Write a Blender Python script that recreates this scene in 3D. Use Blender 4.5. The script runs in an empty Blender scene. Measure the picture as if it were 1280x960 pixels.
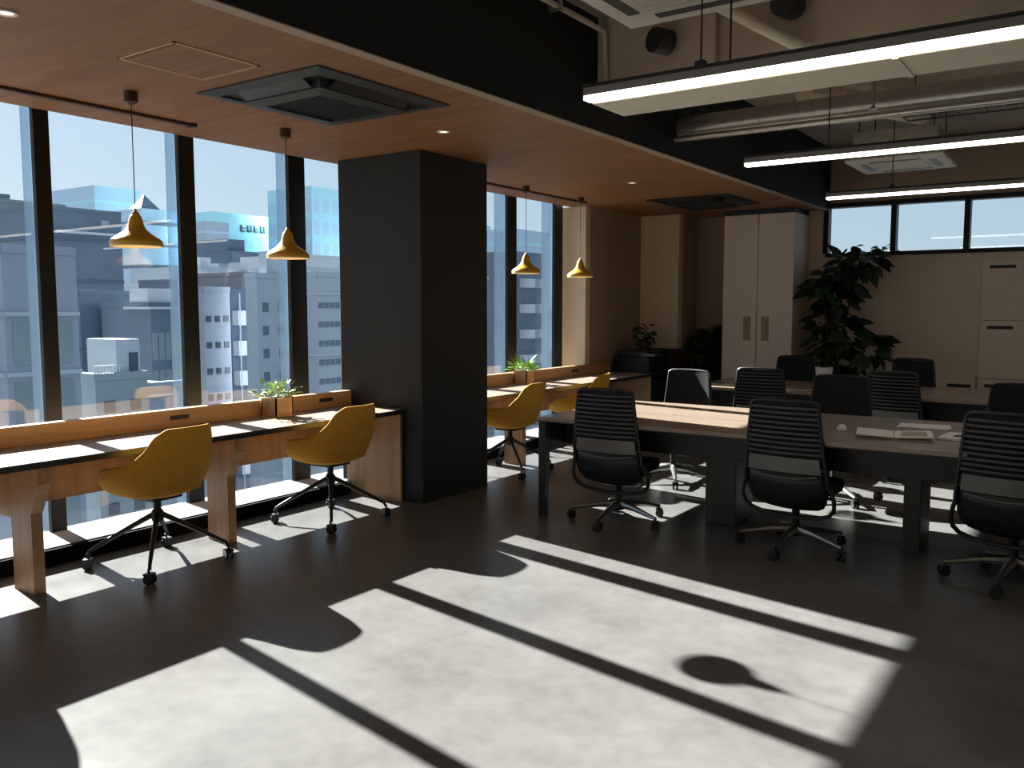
import bpy, bmesh, math, random
from math import sin, cos, pi, radians
from mathutils import Vector, Matrix

C = bpy.context.scene.collection
SC = bpy.context.scene

# ------------------------------------------------------------------ camera
cam_d = bpy.data.cameras.new('camera')
cam = bpy.data.objects.new('camera', cam_d); C.objects.link(cam)
cam_d.sensor_width = 36.0
cam_d.lens = 36.0 * 1078.0 / 1280.0
cam_d.clip_start = 0.05; cam_d.clip_end = 2000
cam.location = (0, 0, 1.5)
cam.rotation_euler = (radians(90) - math.atan(96 / 1078.0), 0, radians(34.8))
SC.camera = cam

# ------------------------------------------------------------------ sky, sun, exposure
SUN_DIR = Vector((1.0, -0.172, -0.571)).normalized()        # the way the sunlight travels
w = bpy.data.worlds.new('sky'); SC.world = w; w.use_nodes = True
wn = w.node_tree; wn.nodes.clear()
sky = wn.nodes.new('ShaderNodeTexSky'); sky.sky_type = 'NISHITA'; sky.sun_disc = False
sky.sun_elevation = math.asin(-SUN_DIR.z)
sky.sun_rotation = math.atan2(-SUN_DIR.x, -SUN_DIR.y)
sky.altitude = 30; sky.air_density = 1.0; sky.dust_density = 0.7; sky.ozone_density = 2.0
bg = wn.nodes.new('ShaderNodeBackground'); bg.inputs['Strength'].default_value = 0.032
wo = wn.nodes.new('ShaderNodeOutputWorld')
haze = wn.nodes.new('ShaderNodeBackground'); haze.inputs['Color'].default_value = (0.68, 0.83, 1.0, 1); haze.inputs['Strength'].default_value = 0.66
both = wn.nodes.new('ShaderNodeAddShader')
wn.links.new(sky.outputs[0], bg.inputs['Color']); wn.links.new(bg.outputs[0], both.inputs[0]); wn.links.new(haze.outputs[0], both.inputs[1])
wn.links.new(both.outputs[0], wo.inputs['Surface'])
sun_d = bpy.data.lights.new('sun', 'SUN'); sun_d.energy = 35.5; sun_d.angle = radians(0.6)
sun_d.color = (1.0, 0.955, 0.89)
sun = bpy.data.objects.new('sun', sun_d); C.objects.link(sun)
sun.rotation_euler = SUN_DIR.to_track_quat('-Z', 'Y').to_euler(); sun.location = (-20, 4, 14)
SC.view_settings.view_transform = 'Standard'; SC.view_settings.look = 'None'
SC.view_settings.gamma = 1.0; SC.view_settings.use_curve_mapping = False
SC.view_settings.exposure = 0.0
SC.cycles.max_bounces = 10; SC.cycles.diffuse_bounces = 6; SC.cycles.glossy_bounces = 4
SC.cycles.transparent_max_bounces = 24; SC.cycles.sample_clamp_indirect = 6

# ------------------------------------------------------------------ materials
def mat(name, col, rough=0.6, metal=0.0, spec=0.5, noise=None, emit=None, grain=None, bump=0.0, coords='Object'):
    """noise=(scale, amount) mottles the colour; grain=(axis_scale, amount, dark colour) draws wood grain"""
    m = bpy.data.materials.new(name); m.use_nodes = True
    nt = m.node_tree; b = nt.nodes['Principled BSDF']
    b.inputs['Base Color'].default_value = (*col, 1); b.inputs['Roughness'].default_value = rough
    b.inputs['Metallic'].default_value = metal
    b.inputs['Specular IOR Level'].default_value = spec
    if emit:
        b.inputs['Emission Color'].default_value = (*emit[0], 1); b.inputs['Emission Strength'].default_value = emit[1]
    if noise or grain:
        tc = nt.nodes.new('ShaderNodeTexCoord'); mp = nt.nodes.new('ShaderNodeMapping')
        nt.links.new(tc.outputs[coords], mp.inputs['Vector'])
        n = nt.nodes.new('ShaderNodeTexNoise'); n.inputs['Detail'].default_value = 6
        nt.links.new(mp.outputs[0], n.inputs['Vector'])
        r = nt.nodes.new('ShaderNodeValToRGB')
        nt.links.new(n.outputs['Fac'], r.inputs['Fac']); nt.links.new(r.outputs['Color'], b.inputs['Base Color'])
        if grain:
            mp.inputs['Scale'].default_value = grain[0]; n.inputs['Scale'].default_value = 1.0
            n.inputs['Distortion'].default_value = 0.6; d = grain[2]
            r.color_ramp.elements[0].position = 0.35; r.color_ramp.elements[1].position = 0.65
        else:
            n.inputs['Scale'].default_value = noise[0]; d = tuple(c * (1 - noise[1]) for c in col)
            r.color_ramp.elements[0].position = 0.3; r.color_ramp.elements[1].position = 0.7
        r.color_ramp.elements[0].color = (*d, 1); r.color_ramp.elements[1].color = (*col, 1)
        if bump:
            bp = nt.nodes.new('ShaderNodeBump'); bp.inputs['Strength'].default_value = bump
            bp.inputs['Distance'].default_value = 0.002
            nt.links.new(n.outputs['Fac'], bp.inputs['Height']); nt.links.new(bp.outputs[0], b.inputs['Normal'])
    return m

def glass_mat(name, tint=(0.93, 0.97, 0.98), base=0.035):
    m = bpy.data.materials.new(name); m.use_nodes = True; nt = m.node_tree; nt.nodes.clear()
    out = nt.nodes.new('ShaderNodeOutputMaterial'); mix = nt.nodes.new('ShaderNodeMixShader')
    tr = nt.nodes.new('ShaderNodeBsdfTransparent'); tr.inputs['Color'].default_value = (*tint, 1)
    gl = nt.nodes.new('ShaderNodeBsdfGlossy'); gl.inputs['Roughness'].default_value = 0.0
    lw = nt.nodes.new('ShaderNodeLayerWeight'); lw.inputs['Blend'].default_value = 0.5
    p = nt.nodes.new('ShaderNodeMath'); p.operation = 'POWER'; p.inputs[1].default_value = 4.0
    ma = nt.nodes.new('ShaderNodeMath'); ma.operation = 'MULTIPLY_ADD'; ma.inputs[1].default_value = 0.5; ma.inputs[2].default_value = base
    nt.links.new(lw.outputs['Facing'], p.inputs[0]); nt.links.new(p.outputs[0], ma.inputs[0])
    nt.links.new(ma.outputs[0], mix.inputs['Fac']); nt.links.new(tr.outputs[0], mix.inputs[1]); nt.links.new(gl.outputs[0], mix.inputs[2])
    nt.links.new(mix.outputs[0], out.inputs['Surface'])
    return m

def frosted_mat(name, tint, col, t):
    m = bpy.data.materials.new(name); m.use_nodes = True; nt = m.node_tree; nt.nodes.clear()
    out = nt.nodes.new('ShaderNodeOutputMaterial'); mix = nt.nodes.new('ShaderNodeMixShader'); mix.inputs['Fac'].default_value = t
    tr = nt.nodes.new('ShaderNodeBsdfTransparent'); tr.inputs['Color'].default_value = (*tint, 1)
    df = nt.nodes.new('ShaderNodeBsdfDiffuse'); df.inputs['Color'].default_value = (*col, 1)
    nt.links.new(tr.outputs[0], mix.inputs[1]); nt.links.new(df.outputs[0], mix.inputs[2]); nt.links.new(mix.outputs[0], out.inputs['Surface'])
    return m

def floor_mat():
    m = mat('grey concrete look vinyl', (0.30, 0.285, 0.265), 0.36, spec=0.2)
    nt = m.node_tree; b = nt.nodes['Principled BSDF']
    tc = nt.nodes.new('ShaderNodeTexCoord')
    n1 = nt.nodes.new('ShaderNodeTexNoise'); n1.inputs['Scale'].default_value = 1.6; n1.inputs['Detail'].default_value = 8; n1.inputs['Roughness'].default_value = 0.62
    n2 = nt.nodes.new('ShaderNodeTexNoise'); n2.inputs['Scale'].default_value = 14; n2.inputs['Detail'].default_value = 5
    for n in (n1, n2): nt.links.new(tc.outputs['Object'], n.inputs['Vector'])
    mx = nt.nodes.new('ShaderNodeMath'); mx.operation = 'MULTIPLY_ADD'; mx.inputs[1].default_value = 0.35
    nt.links.new(n2.outputs['Fac'], mx.inputs[0]); nt.links.new(n1.outputs['Fac'], mx.inputs[2])
    r = nt.nodes.new('ShaderNodeValToRGB')
    r.color_ramp.elements[0].position = 0.42; r.color_ramp.elements[0].color = (0.104, 0.098, 0.095, 1)
    r.color_ramp.elements[1].position = 0.92; r.color_ramp.elements[1].color = (0.180, 0.171, 0.165, 1)
    nt.links.new(mx.outputs[0], r.inputs['Fac']); nt.links.new(r.outputs['Color'], b.inputs['Base Color'])
    rr = nt.nodes.new('ShaderNodeMapRange'); rr.inputs['To Min'].default_value = 0.24; rr.inputs['To Max'].default_value = 0.36
    nt.links.new(n1.outputs['Fac'], rr.inputs['Value']); nt.links.new(rr.outputs[0], b.inputs['Roughness'])
    return m

M = {
 'floor': floor_mat(),
 'ceiling_wood': mat('wood ceiling', (0.28, 0.130, 0.052), 0.6, grain=((1.2, 14, 1), 0.2, (0.205, 0.09, 0.034))),
 'wood': mat('oak veneer', (0.60, 0.37, 0.21), 0.45, grain=((14, 1.0, 14), 0.2, (0.47, 0.27, 0.14))),
 'wood_x': mat('oak tabletop', (0.62, 0.44, 0.31), 0.4, grain=((1.0, 16, 16), 0.2, (0.52, 0.35, 0.23))),
 'wood_v': mat('oak legs', (0.50, 0.30, 0.17), 0.5, grain=((14, 14, 1.0), 0.2, (0.38, 0.21, 0.11))),
 'black': mat('black paint', (0.012, 0.012, 0.012), 0.5),
 'black_frame': mat('black anodised aluminium', (0.006, 0.007, 0.009), 0.5, spec=0.3),
 'matte_black': mat('matte black sill', (0.005, 0.005, 0.006), 0.95, spec=0.1),
 'edge': mat('black edge band', (0.01, 0.01, 0.01), 0.5),
 'pillar': mat('charcoal render', (0.021, 0.021, 0.020), 0.75, noise=(3, 0.15)),
 'fascia': mat('black fascia', (0.006, 0.006, 0.006), 0.8),
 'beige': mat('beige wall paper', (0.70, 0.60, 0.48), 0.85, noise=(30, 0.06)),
 'beige_dark': mat('dark beige and wall shade', (0.36, 0.28, 0.21), 0.85, noise=(30, 0.06)),  # darker beige; on the left and recess walls it paints in shade
 'slab': mat('exposed beige slab', (0.60, 0.52, 0.40), 0.9, noise=(2.5, 0.3)),
 'slab_dark': mat('exposed slab in brown', (0.58, 0.46, 0.36), 0.9, noise=(2.5, 0.25)),
 'panel': mat('off white cabinet board', (0.72, 0.61, 0.49), 0.6),
 'duct': mat('beige duct board', (0.80, 0.71, 0.56), 0.7, noise=(6, 0.12)),
 'zinc': mat('galvanised steel', (0.55, 0.53, 0.48), 0.32, 0.8, noise=(20, 0.2)),
 'white_plastic': mat('off white plastic', (0.62, 0.58, 0.5), 0.5),
 'dark_metal': mat('dark steel', (0.05, 0.05, 0.05), 0.45, 0.5),
 'brown_metal': mat('dark brown metal', (0.05, 0.022, 0.012), 0.5),
 'yellow': mat('mustard fabric', (0.72, 0.36, 0.035), 0.85, noise=(60, 0.18), bump=0.3),
 'lamp_yellow': mat('mustard enamel', (0.66, 0.38, 0.04), 0.38),
 'lamp_in': mat('cream inner enamel', (0.8, 0.68, 0.42), 0.5),
 'bulb': mat('bulb glow', (1, 0.9, 0.7), 0.5, emit=((1.0, 0.75, 0.45), 10.0)),
 'grey_metal': mat('grey aluminium', (0.22, 0.21, 0.20), 0.5, 0.3),
 'led': mat('led diffuser', (1, 1, 1), 0.5, emit=((1.0, 0.90, 0.78), 6.5)),
 'spot': mat('downlight lamp', (1, 1, 1), 0.5, emit=((1.0, 0.78, 0.6), 1.6)),
 'plastic': mat('black plastic', (0.014, 0.014, 0.014), 0.42),
 'slat': mat('charcoal back strip', (0.055, 0.05, 0.047), 0.5),
 'lumbar': mat('grey lumbar shell', (0.13, 0.125, 0.12), 0.35),
 'fabric_black': mat('black fabric', (0.010, 0.010, 0.011), 0.9),
 'chair_metal': mat('polished dark aluminium', (0.30, 0.29, 0.28), 0.3, 0.85),
 'table_metal': mat('charcoal steel', (0.02, 0.021, 0.022), 0.45, 0.2),
 'column': mat('grey steel column', (0.085, 0.082, 0.078), 0.5, 0.1),
 'table_top': mat('pale grey oak laminate', (0.29, 0.215, 0.165), 0.27, grain=((1.0, 16, 16), 0.2, (0.255, 0.185, 0.14))),
 'paper': mat('paper', (0.78, 0.76, 0.72), 0.8), 'ink': mat('printed cover', (0.45, 0.36, 0.30), 0.7),
 'ceramic': mat('white ceramic', (0.8, 0.78, 0.74), 0.3), 'soil': mat('soil', (0.03, 0.02, 0.012), 1.0),
 'leaf': mat('dark green leaf', (0.011, 0.028, 0.009), 0.6), 'leaf_bright': mat('bright green leaf', (0.22, 0.42, 0.05), 0.55),
 'leaf_grey': mat('sage leaf', (0.34, 0.46, 0.22), 0.6), 'bark': mat('bark', (0.05, 0.035, 0.022), 0.9),
 'appliance': mat('black appliance plastic', (0.012, 0.012, 0.013), 0.45),
 'glass': glass_mat('window glass'),
 'fin': frosted_mat('tinted fin glass', (0.66, 0.78, 0.88), (0.5, 0.6, 0.7), 0.35),
 'ledge': mat('pale exterior ledge', (0.18, 0.18, 0.185), 0.8, noise=(3, 0.1)),
}

# ------------------------------------------------------------------ mesh helpers
class MB:
    def __init__(s): s.v = []; s.f = []
    def add(s, vs, fs):
        o = len(s.v); s.v += [tuple(p) for p in vs]; s.f += [tuple(i + o for i in f) for f in fs]; return s
    def box(s, x0, x1, y0, y1, z0, z1, mx=None):
        vs = [(x, y, z) for z in (z0, z1) for y in (y0, y1) for x in (x0, x1)]
        if mx is not None: vs = [mx @ Vector(p) for p in vs]
        return s.add(vs, [(0, 2, 3, 1), (4, 5, 7, 6), (0, 1, 5, 4), (2, 6, 7, 3), (0, 4, 6, 2), (1, 3, 7, 5)])
    def prism(s, pts, axis, a, b):
        """pts: polygon in the two axes other than `axis`"""
        n = len(pts); vs = []
        for t in (a, b):
            for p, q in pts:
                vs.append({'x': (t, p, q), 'y': (p, t, q), 'z': (p, q, t)}[axis])
        return s.add(vs, [tuple(range(n))[::-1], tuple(range(n, 2 * n))] + [(i, (i + 1) % n, n + (i + 1) % n, n + i) for i in range(n)])
    def tube(s, pts, r, n=10, closed=False):
        pts = [Vector(p) for p in pts]; k = len(pts); rs = r if isinstance(r, (list, tuple)) else [r] * k
        vs = []; up = None
        for i, p in enumerate(pts):
            a = pts[(i - 1) % k] if (i or closed) else p; b = pts[(i + 1) % k] if (i < k - 1 or closed) else p
            t = (b - a).normalized()
            if up is None: up = Vector((0, 0, 1)) if abs(t.z) < 0.9 else Vector((1, 0, 0))
            e = t.cross(up).normalized(); up = e.cross(t).normalized()
            for j in range(n):
                q = 2 * pi * j / n; vs.append(p + rs[i] * (cos(q) * e + sin(q) * up))
        fs = []
        for i in range(k if closed else k - 1):
            for j in range(n):
                fs.append((i * n + j, i * n + (j + 1) % n, ((i + 1) % k) * n + (j + 1) % n, ((i + 1) % k) * n + j))
        if not closed: fs += [tuple(range(n))[::-1], tuple(range((k - 1) * n, k * n))]
        return s.add(vs, fs)
    def lathe(s, prof, c=(0, 0, 0), n=32, cap=True):
        vs = []; k = len(prof)
        for r, z in prof:
            for j in range(n):
                q = 2 * pi * j / n; vs.append((c[0] + r * cos(q), c[1] + r * sin(q), c[2] + z))
        fs = [(i * n + j, i * n + (j + 1) % n, (i + 1) * n + (j + 1) % n, (i + 1) * n + j) for i in range(k - 1) for j in range(n)]
        if cap: fs += [tuple(range(n))[::-1], tuple(range((k - 1) * n, k * n))]
        return s.add(vs, fs)
    def build(s, name, m, parent=None, smooth=False, bevel=0.0, label=None, kind=None, recalc=False):
        me = bpy.data.meshes.new(name); me.from_pydata(s.v, [], s.f)
        bm = bmesh.new(); bm.from_mesh(me); bmesh.ops.recalc_face_normals(bm, faces=bm.faces[:]); bm.to_mesh(me); bm.free()
        me.materials.append(m)
        if smooth:
            me.polygons.foreach_set('use_smooth', [True] * len(me.polygons)); me.set_sharp_from_angle(angle=radians(40))
        o = bpy.data.objects.new(name, me); C.objects.link(o)
        if parent: o.parent = parent
        if bevel:
            b = o.modifiers.new('bevel', 'BEVEL'); b.width = bevel; b.segments = 2; b.limit_method = 'ANGLE'
        if label: o['label'] = label
        if kind: o['kind'] = kind
        return o

def B(*a, **k): return MB().box(*a, **k)
def tag(o, label, cat, group=None, kind=None):
    o['label'] = label; o['category'] = cat
    if group: o['group'] = group
    if kind: o['kind'] = kind
    return o
def thing(name, label, cat, loc=(0, 0, 0), rz=0, group=None):
    o = bpy.data.objects.new(name, None); C.objects.link(o); o.empty_display_size = 0.1
    o.location = loc; o.rotation_euler = (0, 0, rz)
    return tag(o, label, cat, group)
def struct(name, mb, m, parent=None, **k):
    o = mb.build(name, m, parent, **k)
    if not parent: o['kind'] = 'structure'
    return o
def sroot(name):
    o = bpy.data.objects.new(name, None); C.objects.link(o); o['kind'] = 'structure'; return o
def dup(root, loc, rz, label, group=None):
    def cp(o, p):
        c = o.copy(); C.objects.link(c)
        if p: c.parent = p
        for ch in list(o.children): cp(ch, c)
        return c
    r = cp(root, None); r.location = loc; r.rotation_euler = (0, 0, rz); r['label'] = label
    if group: r['group'] = group
    return r

# ================================================================== ROOM SHELL
CZ = 2.66; SLAB = 3.38; BY = 10.8; GX = -5.395
struct('floor', B(-5.40, 3.6, -4.0, BY + 0.1, -0.2, 0.0), M['floor'])
struct('ceiling_wood', B(-5.25, -2.92, -4.0, BY + 0.1, CZ, CZ + 0.06), M['ceiling_wood'])
struct('trim_2', B(-5.45, -5.25, -4.0, 8.8, CZ + 0.05, CZ + 0.09), M['beige'])
struct('ceiling_slab', B(-5.45, 3.6, -4.0, BY + 0.2, SLAB, SLAB + 0.15), M['slab'])
struct('wall_bulkhead', B(-2.92, -2.86, -4.0, BY, CZ, SLAB), M['fascia'])
struct('trim_bulkhead', B(-2.925, -2.855, -4.0, BY, CZ - 0.006, CZ), M['beige_dark'])
struct('beam', B(-2.86, 3.5, 5.10, 5.75, 2.93, SLAB), M['slab_dark'])
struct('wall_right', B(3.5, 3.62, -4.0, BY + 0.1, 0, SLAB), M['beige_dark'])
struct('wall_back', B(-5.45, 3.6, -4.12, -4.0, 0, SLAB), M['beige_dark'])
# window wall: sill, head, mullions, panes
struct('pillar', B(-5.12, -4.26, 4.94, 5.77, 0, CZ), M['pillar'], bevel=0.004)
mull_a = [-3.0, -2.05, -1.1, -0.17, 0.79, 1.75]
n_win = 0
def window_bank(edges, widths, y0, y1):
    """one window per bay: sill, head, pane and the mullion at its far edge"""
    global n_win
    ys = [y0] + list(edges) + [y1]
    ws = [0] + list(widths) + [0]
    for i in range(len(ys) - 1):
        n_win += 1
        a = ys[i] + ws[i] / 2; b = ys[i + 1] - ws[i + 1] / 2
        wr = sroot('window_%d' % n_win)
        B(-5.405, -4.99, ys[i], ys[i + 1], 0.0, 0.096).build('sill', M['matte_black'], wr)
        B(-5.385, -5.02, ys[i], ys[i + 1], 0.096, 0.103).build('sill_plate', M['ledge'], wr)
        B(-5.405, -5.37, ys[i], ys[i + 1], CZ + 0.035, CZ + 0.07).build('head', M['black_frame'], wr)
        B(GX - 0.006, GX + 0.006, a, b, 0.096, CZ + 0.035).build('pane', M['glass'], wr)
        if ws[i + 1]:
            ym = ys[i + 1]; h = ws[i + 1] / 2
            B(-5.388, -5.345, ym - h, ym + h, 0.103, CZ + 0.05).build('mullion', M['black_frame'], wr, bevel=0.004)
            B(-5.585, -5.405, ym - 0.006, ym + 0.006, 0.02, CZ + 0.6).build('fin', M['fin'], wr, label='frosted glass fin outside the mullion')
window_bank(mull_a + [2.735, 3.725, 4.715, 5.70, 6.70, 7.70, 8.65], [0.09] * 6 + [0.095, 0.125, 0.165, 0.13, 0.14, 0.165, 0.17], -4.0, 8.76)
struct('wall_above_windows', B(-5.46, -5.33, -4.0, 8.8, CZ + 0.06, SLAB), M['black'])
struct('ground_ledge', B(-5.50, -5.41, -6, 9.2, -0.35, 0.085), M['ledge'])
# far walls
struct('wall_pilaster', B(-5.45, -5.05, 8.76, 8.86, 0, CZ), M['beige'])
struct('wall_left', B(-5.45, -5.05, 8.86, 10.22, 0, CZ), M['beige_dark'])  # grazing shade put into this beige wall as a darker colour
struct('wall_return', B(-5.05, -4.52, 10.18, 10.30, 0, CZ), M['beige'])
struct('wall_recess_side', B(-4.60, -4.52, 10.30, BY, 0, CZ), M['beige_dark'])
struct('wall_recess', B(-4.52, -3.9, BY - 0.04, BY + 0.06, 0, CZ), M['beige_dark'])  # shade of the recess walls is put into their darker beige
# back wall with the clerestory opening
BW0, BW1 = 2.12, 2.71
struct('wall_far', B(-3.95, 3.5, BY, BY + 0.12, 0, BW0), M['beige'])
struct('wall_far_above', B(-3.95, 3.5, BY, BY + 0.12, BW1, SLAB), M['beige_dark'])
struct('wall_far_jamb', B(-3.95, -2.89, BY, BY + 0.12, BW0, BW1), M['beige'])
xs = [-2.89 + 0.757 * i for i in range(9)]
for i in range(8):
    n_win += 1
    wr = sroot('window_%d' % n_win); a, b = xs[i], min(xs[i + 1], 3.5)
    B(a, b, BY - 0.03, BY + 0.10, BW0 - 0.02, BW0 + 0.025).build('sill', M['black_frame'], wr)
    B(a, b, BY - 0.03, BY + 0.10, BW1 - 0.03, BW1 + 0.02).build('head', M['black_frame'], wr)
    B(a, b, BY + 0.045, BY + 0.055, BW0 + 0.025, BW1 - 0.03).build('pane', M['glass'], wr)
    B(a - 0.03, a + 0.03, BY - 0.03, BY + 0.10, BW0 + 0.025, BW1 - 0.03).build('mullion', M['black_frame'], wr)
struct('baseboard_far', B(-3.9, 3.5, BY - 0.012, BY, 0, 0.06), M['black'])
# shallow vertical panel joints of the far wall
pj = sroot('trim_1')
for x in (-2.0, -1.6, 0.75, 1.9): B(x - 0.003, x + 0.003, BY - 0.004, BY, 0.06, BW0 - 0.02).build('joint', M['beige'], pj)
# ceiling access hatch
hr = sroot('ceiling_hatch')
B(-3.86, -3.455, 2.375, 2.79, CZ - 0.005, CZ).build('hatch_panel', M['ceiling_wood'], hr)
for a in ((-3.88, -3.865, 2.35, 2.815), (-3.45, -3.435, 2.35, 2.815), (-3.88, -3.435, 2.35, 2.363), (-3.88, -3.435, 2.802, 2.815)):
    B(*a, CZ - 0.006, CZ).build('trim', M['wood'], hr)

# ================================================================== CEILING FITTINGS
def wood_ceiling_ac(x0, x1, y0, y1, label):
    cx, cy = (x0 + x1) / 2, (y0 + y1) / 2
    r = thing('air_conditioner', label, 'air conditioner', (cx, cy, CZ), 0)
    hx, hy = (x1 - x0) / 2, (y1 - y0) / 2
    def ring(h0, g0, h1, g1, z0, z1):
        m = MB()
        for p, q, zz in ((h0, h1, (z0, z1)),):
            o = [(-h0, -g0), (h0, -g0), (h0, g0), (-h0, g0)]; i = [(-h1, -g1), (h1, -g1), (h1, g1), (-h1, g1)]
            vs = [(x, y, z0) for x, y in o] + [(x, y, z1) for x, y in i] + [(x, y, 0) for x, y in o] + [(x, y, 0) for x, y in i]
            fs = [(k, (k + 1) % 4, 4 + (k + 1) % 4, 4 + k) for k in range(4)] + [(k, 8 + k, 8 + (k + 1) % 4, (k + 1) % 4) for k in range(4)] + \
                 [(8 + k, 12 + k, 12 + (k + 1) % 4, 8 + (k + 1) % 4) for k in range(4)] + [(4 + k, 4 + (k + 1) % 4, 12 + (k + 1) % 4, 12 + k) for k in range(4)]
            m.add(vs, fs)
        return m
    ring(hx, hy, hx - 0.085, hy - 0.085, -0.010, -0.018).build('frame', DM, r)
    B(-(hx - 0.085), hx - 0.085, -(hy - 0.085), hy - 0.085, -0.006, -0.001).build('cavity', M['black'], r)
    ring(hx - 0.17, hy - 0.17, hx - 0.255, hy - 0.255, -0.050, -0.062).build('inner_frame', DM, r)
    for ax, ay, dx, dy in ((-1, 0, 0.035, hy - 0.22), (1, 0, 0.035, hy - 0.22), (0, -1, hx - 0.22, 0.035), (0, 1, hx - 0.22, 0.035)):
        px, py = ax * (hx - 0.128), ay * (hy - 0.128)
        mx = Matrix.Translation((px, py, -0.026)) @ Matrix.Rotation(0.5 * ay, 4, 'X') @ Matrix.Rotation(-0.5 * ax, 4, 'Y')
        B(-dx, dx, -dy, dy, -0.003, 0.003, mx=mx).build('vane', M['black'], r)
    g = B(-(hx - 0.256), hx - 0.256, -(hy - 0.256), hy - 0.256, -0.046, -0.007)
    for i in range(15):
        y = -(hy - 0.27) + i * (2 * (hy - 0.27) / 14); g.box(-(hx - 0.262), hx - 0.262, y - 0.004, y + 0.004, -0.052, -0.046)
    g.build('grille', M['black'], r)
    return r
DM = mat('charcoal ac panel', (0.038, 0.040, 0.039), 0.5)
wood_ceiling_ac(-4.14, -3.19, 2.96, 3.96, 'large black four-way air conditioner flush in wood ceiling beside window pendants')
DM = M['fascia']
wood_ceiling_ac(-4.22, -3.30, 8.62, 9.62, 'black ceiling air conditioner at far end of wood ceiling, by the recess')

def downlight(x, y, label):
    r = thing('downlight', label, 'downlight', (x, y, CZ))
    MB().lathe([(0.030, -0.001), (0.046, -0.001), (0.046, -0.006), (0.034, -0.008), (0.030, -0.001)], n=24, cap=False).build('trim_ring', M['white_plastic'], r, smooth=True)
    MB().lathe([(0.001, -0.003), (0.029, -0.003), (0.029, -0.001), (0.001, -0.001)], n=20).build('lens', M['spot'], r)
downlight(-3.70, 4.53, 'small round downlight in wood ceiling in front of the dark pillar')
downlight(-3.75, 7.36, 'small round downlight in wood ceiling beyond the dark pillar')
downlight(-3.65, 1.75, 'small round downlight in wood ceiling at top left corner of view')
t1 = thing('lighting_track', 'dark recessed lighting track along the near windows', 'lighting track', (-4.87, 1.2, CZ))
B(-0.022, 0.022, -2.2, 2.24, -0.018, 0).build('rail', M['brown_metal'], t1); B(-0.03, 0.03, 2.22, 2.26, -0.02, 0).build('end_cap', M['black'], t1)
t2 = thing('lighting_track', 'dark lighting track along windows beyond the pillar', 'lighting track', (-4.87, 7.2, CZ))
B(-0.022, 0.022, -1.2, 1.2, -0.018, 0).build('rail', M['brown_metal'], t2); B(-0.03, 0.03, 1.18, 1.22, -0.02, 0).build('end_cap', M['black'], t2)

# pendant lamps
def pendant(x, y, rim, label):
    r = thing('pendant_lamp', label, 'pendant lamp', (x, y, rim), 0, 'mustard pendant lamps along the windows')
    outer = [(0.150, 0.0), (0.156, 0.006), (0.157, 0.018), (0.151, 0.032), (0.136, 0.046), (0.112, 0.062), (0.085, 0.080), (0.063, 0.100), (0.050, 0.122), (0.042, 0.150), (0.035, 0.180), (0.024, 0.190)]
    inner = [(0.018, 0.186), (0.031, 0.176), (0.046, 0.118), (0.059, 0.096), (0.081, 0.076), (0.108, 0.058), (0.132, 0.042), (0.147, 0.028), (0.152, 0.014), (0.147, 0.0)]
    k_ = 0.885; outer = [(a * k_, b * k_) for a, b in outer]; inner = [(a * k_, b * k_) for a, b in inner]
    def sc(pr): return [(a * k_, b * k_) for a, b in pr]
    MB().lathe(outer, n=48, cap=False).build('lamp_shade', M['lamp_yellow'], r, smooth=True)
    MB().lathe(inner, n=48, cap=False).build('shade_lining', M['lamp_in'], r, smooth=True)
    MB().lathe(sc([(0.146, 0.001), (0.155, 0.003), (0.155, -0.005), (0.146, -0.005), (0.146, 0.001)]), n=48, cap=False).build('rim', M['lamp_in'], r, smooth=True)
    MB().lathe(sc([(0.001, 0.182), (0.024, 0.182), (0.024, 0.196), (0.012, 0.212), (0.006, 0.225), (0.001, 0.225)]), n=20).build('cap', M['lamp_yellow'], r, smooth=True)
    top = CZ - rim
    MB().tube([(0, 0, 0.195), (0, 0, top - 0.05)], 0.0028, 8).build('cord', M['dark_metal'], r)
    MB().lathe([(0.001, top), (0.036, top), (0.036, top - 0.055), (0.012, top - 0.07), (0.001, top - 0.07)], n=24).build('canopy', M['brown_metal'], r, smooth=True)
    MB().lathe(sc([(0.001, 0.052), (0.018, 0.055), (0.03, 0.078), (0.028, 0.098), (0.016, 0.13), (0.014, 0.165), (0.001, 0.165)]), n=20).build('bulb', M['bulb'], r, smooth=True)
pendant(-4.45, 1.70, 1.84, 'mustard pendant lamp nearest the camera, mostly seen as reflection in the left pane')
pendant(-4.42, 2.75, 1.835, 'mustard pendant lamp hanging in the window bay left of the thin mullion')
pendant(-4.50, 3.88, 1.825, 'mustard pendant lamp hanging nearest before the dark pillar')
pendant(-4.70, 7.00, 1.83, 'mustard pendant lamp just beyond the dark pillar before the dark mullion')
pendant(-4.70, 8.04, 1.825, 'mustard pendant lamp farthest away, in front of the cream pilaster')

# linear lights over the tables
def linear_light(x0, x1, y, z, label):
    L = x1 - x0
    r = thing('linear_light', label, 'linear light', (x0, y, z))
    B(0, L, -0.034, 0.034, 0.012, 0.045).build('housing', M['grey_metal'], r)
    B(0, L, -0.030, 0.030, 0.045, 0.062).build('top_rail', M['black'], r)
    B(0.004, L - 0.004, -0.030, 0.030, -0.008, 0.012).build('diffuser', M['led'], r)
    for x in (0.0, L): B(x - 0.004, x + 0.004, -0.035, 0.035, -0.009, 0.063).build('end_cap', M['black'], r)
    for x in (0.55, 2.2, 3.9):
        if x < L:
            MB().tube([(x, 0, 0.062), (x, 0, SLAB - z)], 0.004, 8).build('hanger', M['black'], r)
            B(x - 0.02, x + 0.02, -0.02, 0.02, 0.062, 0.085).build('bracket', M['black'], r)
linear_light(-2.02, 3.2, 3.50, 2.44, 'long bright linear light nearest, below the beige flat duct')
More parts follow.
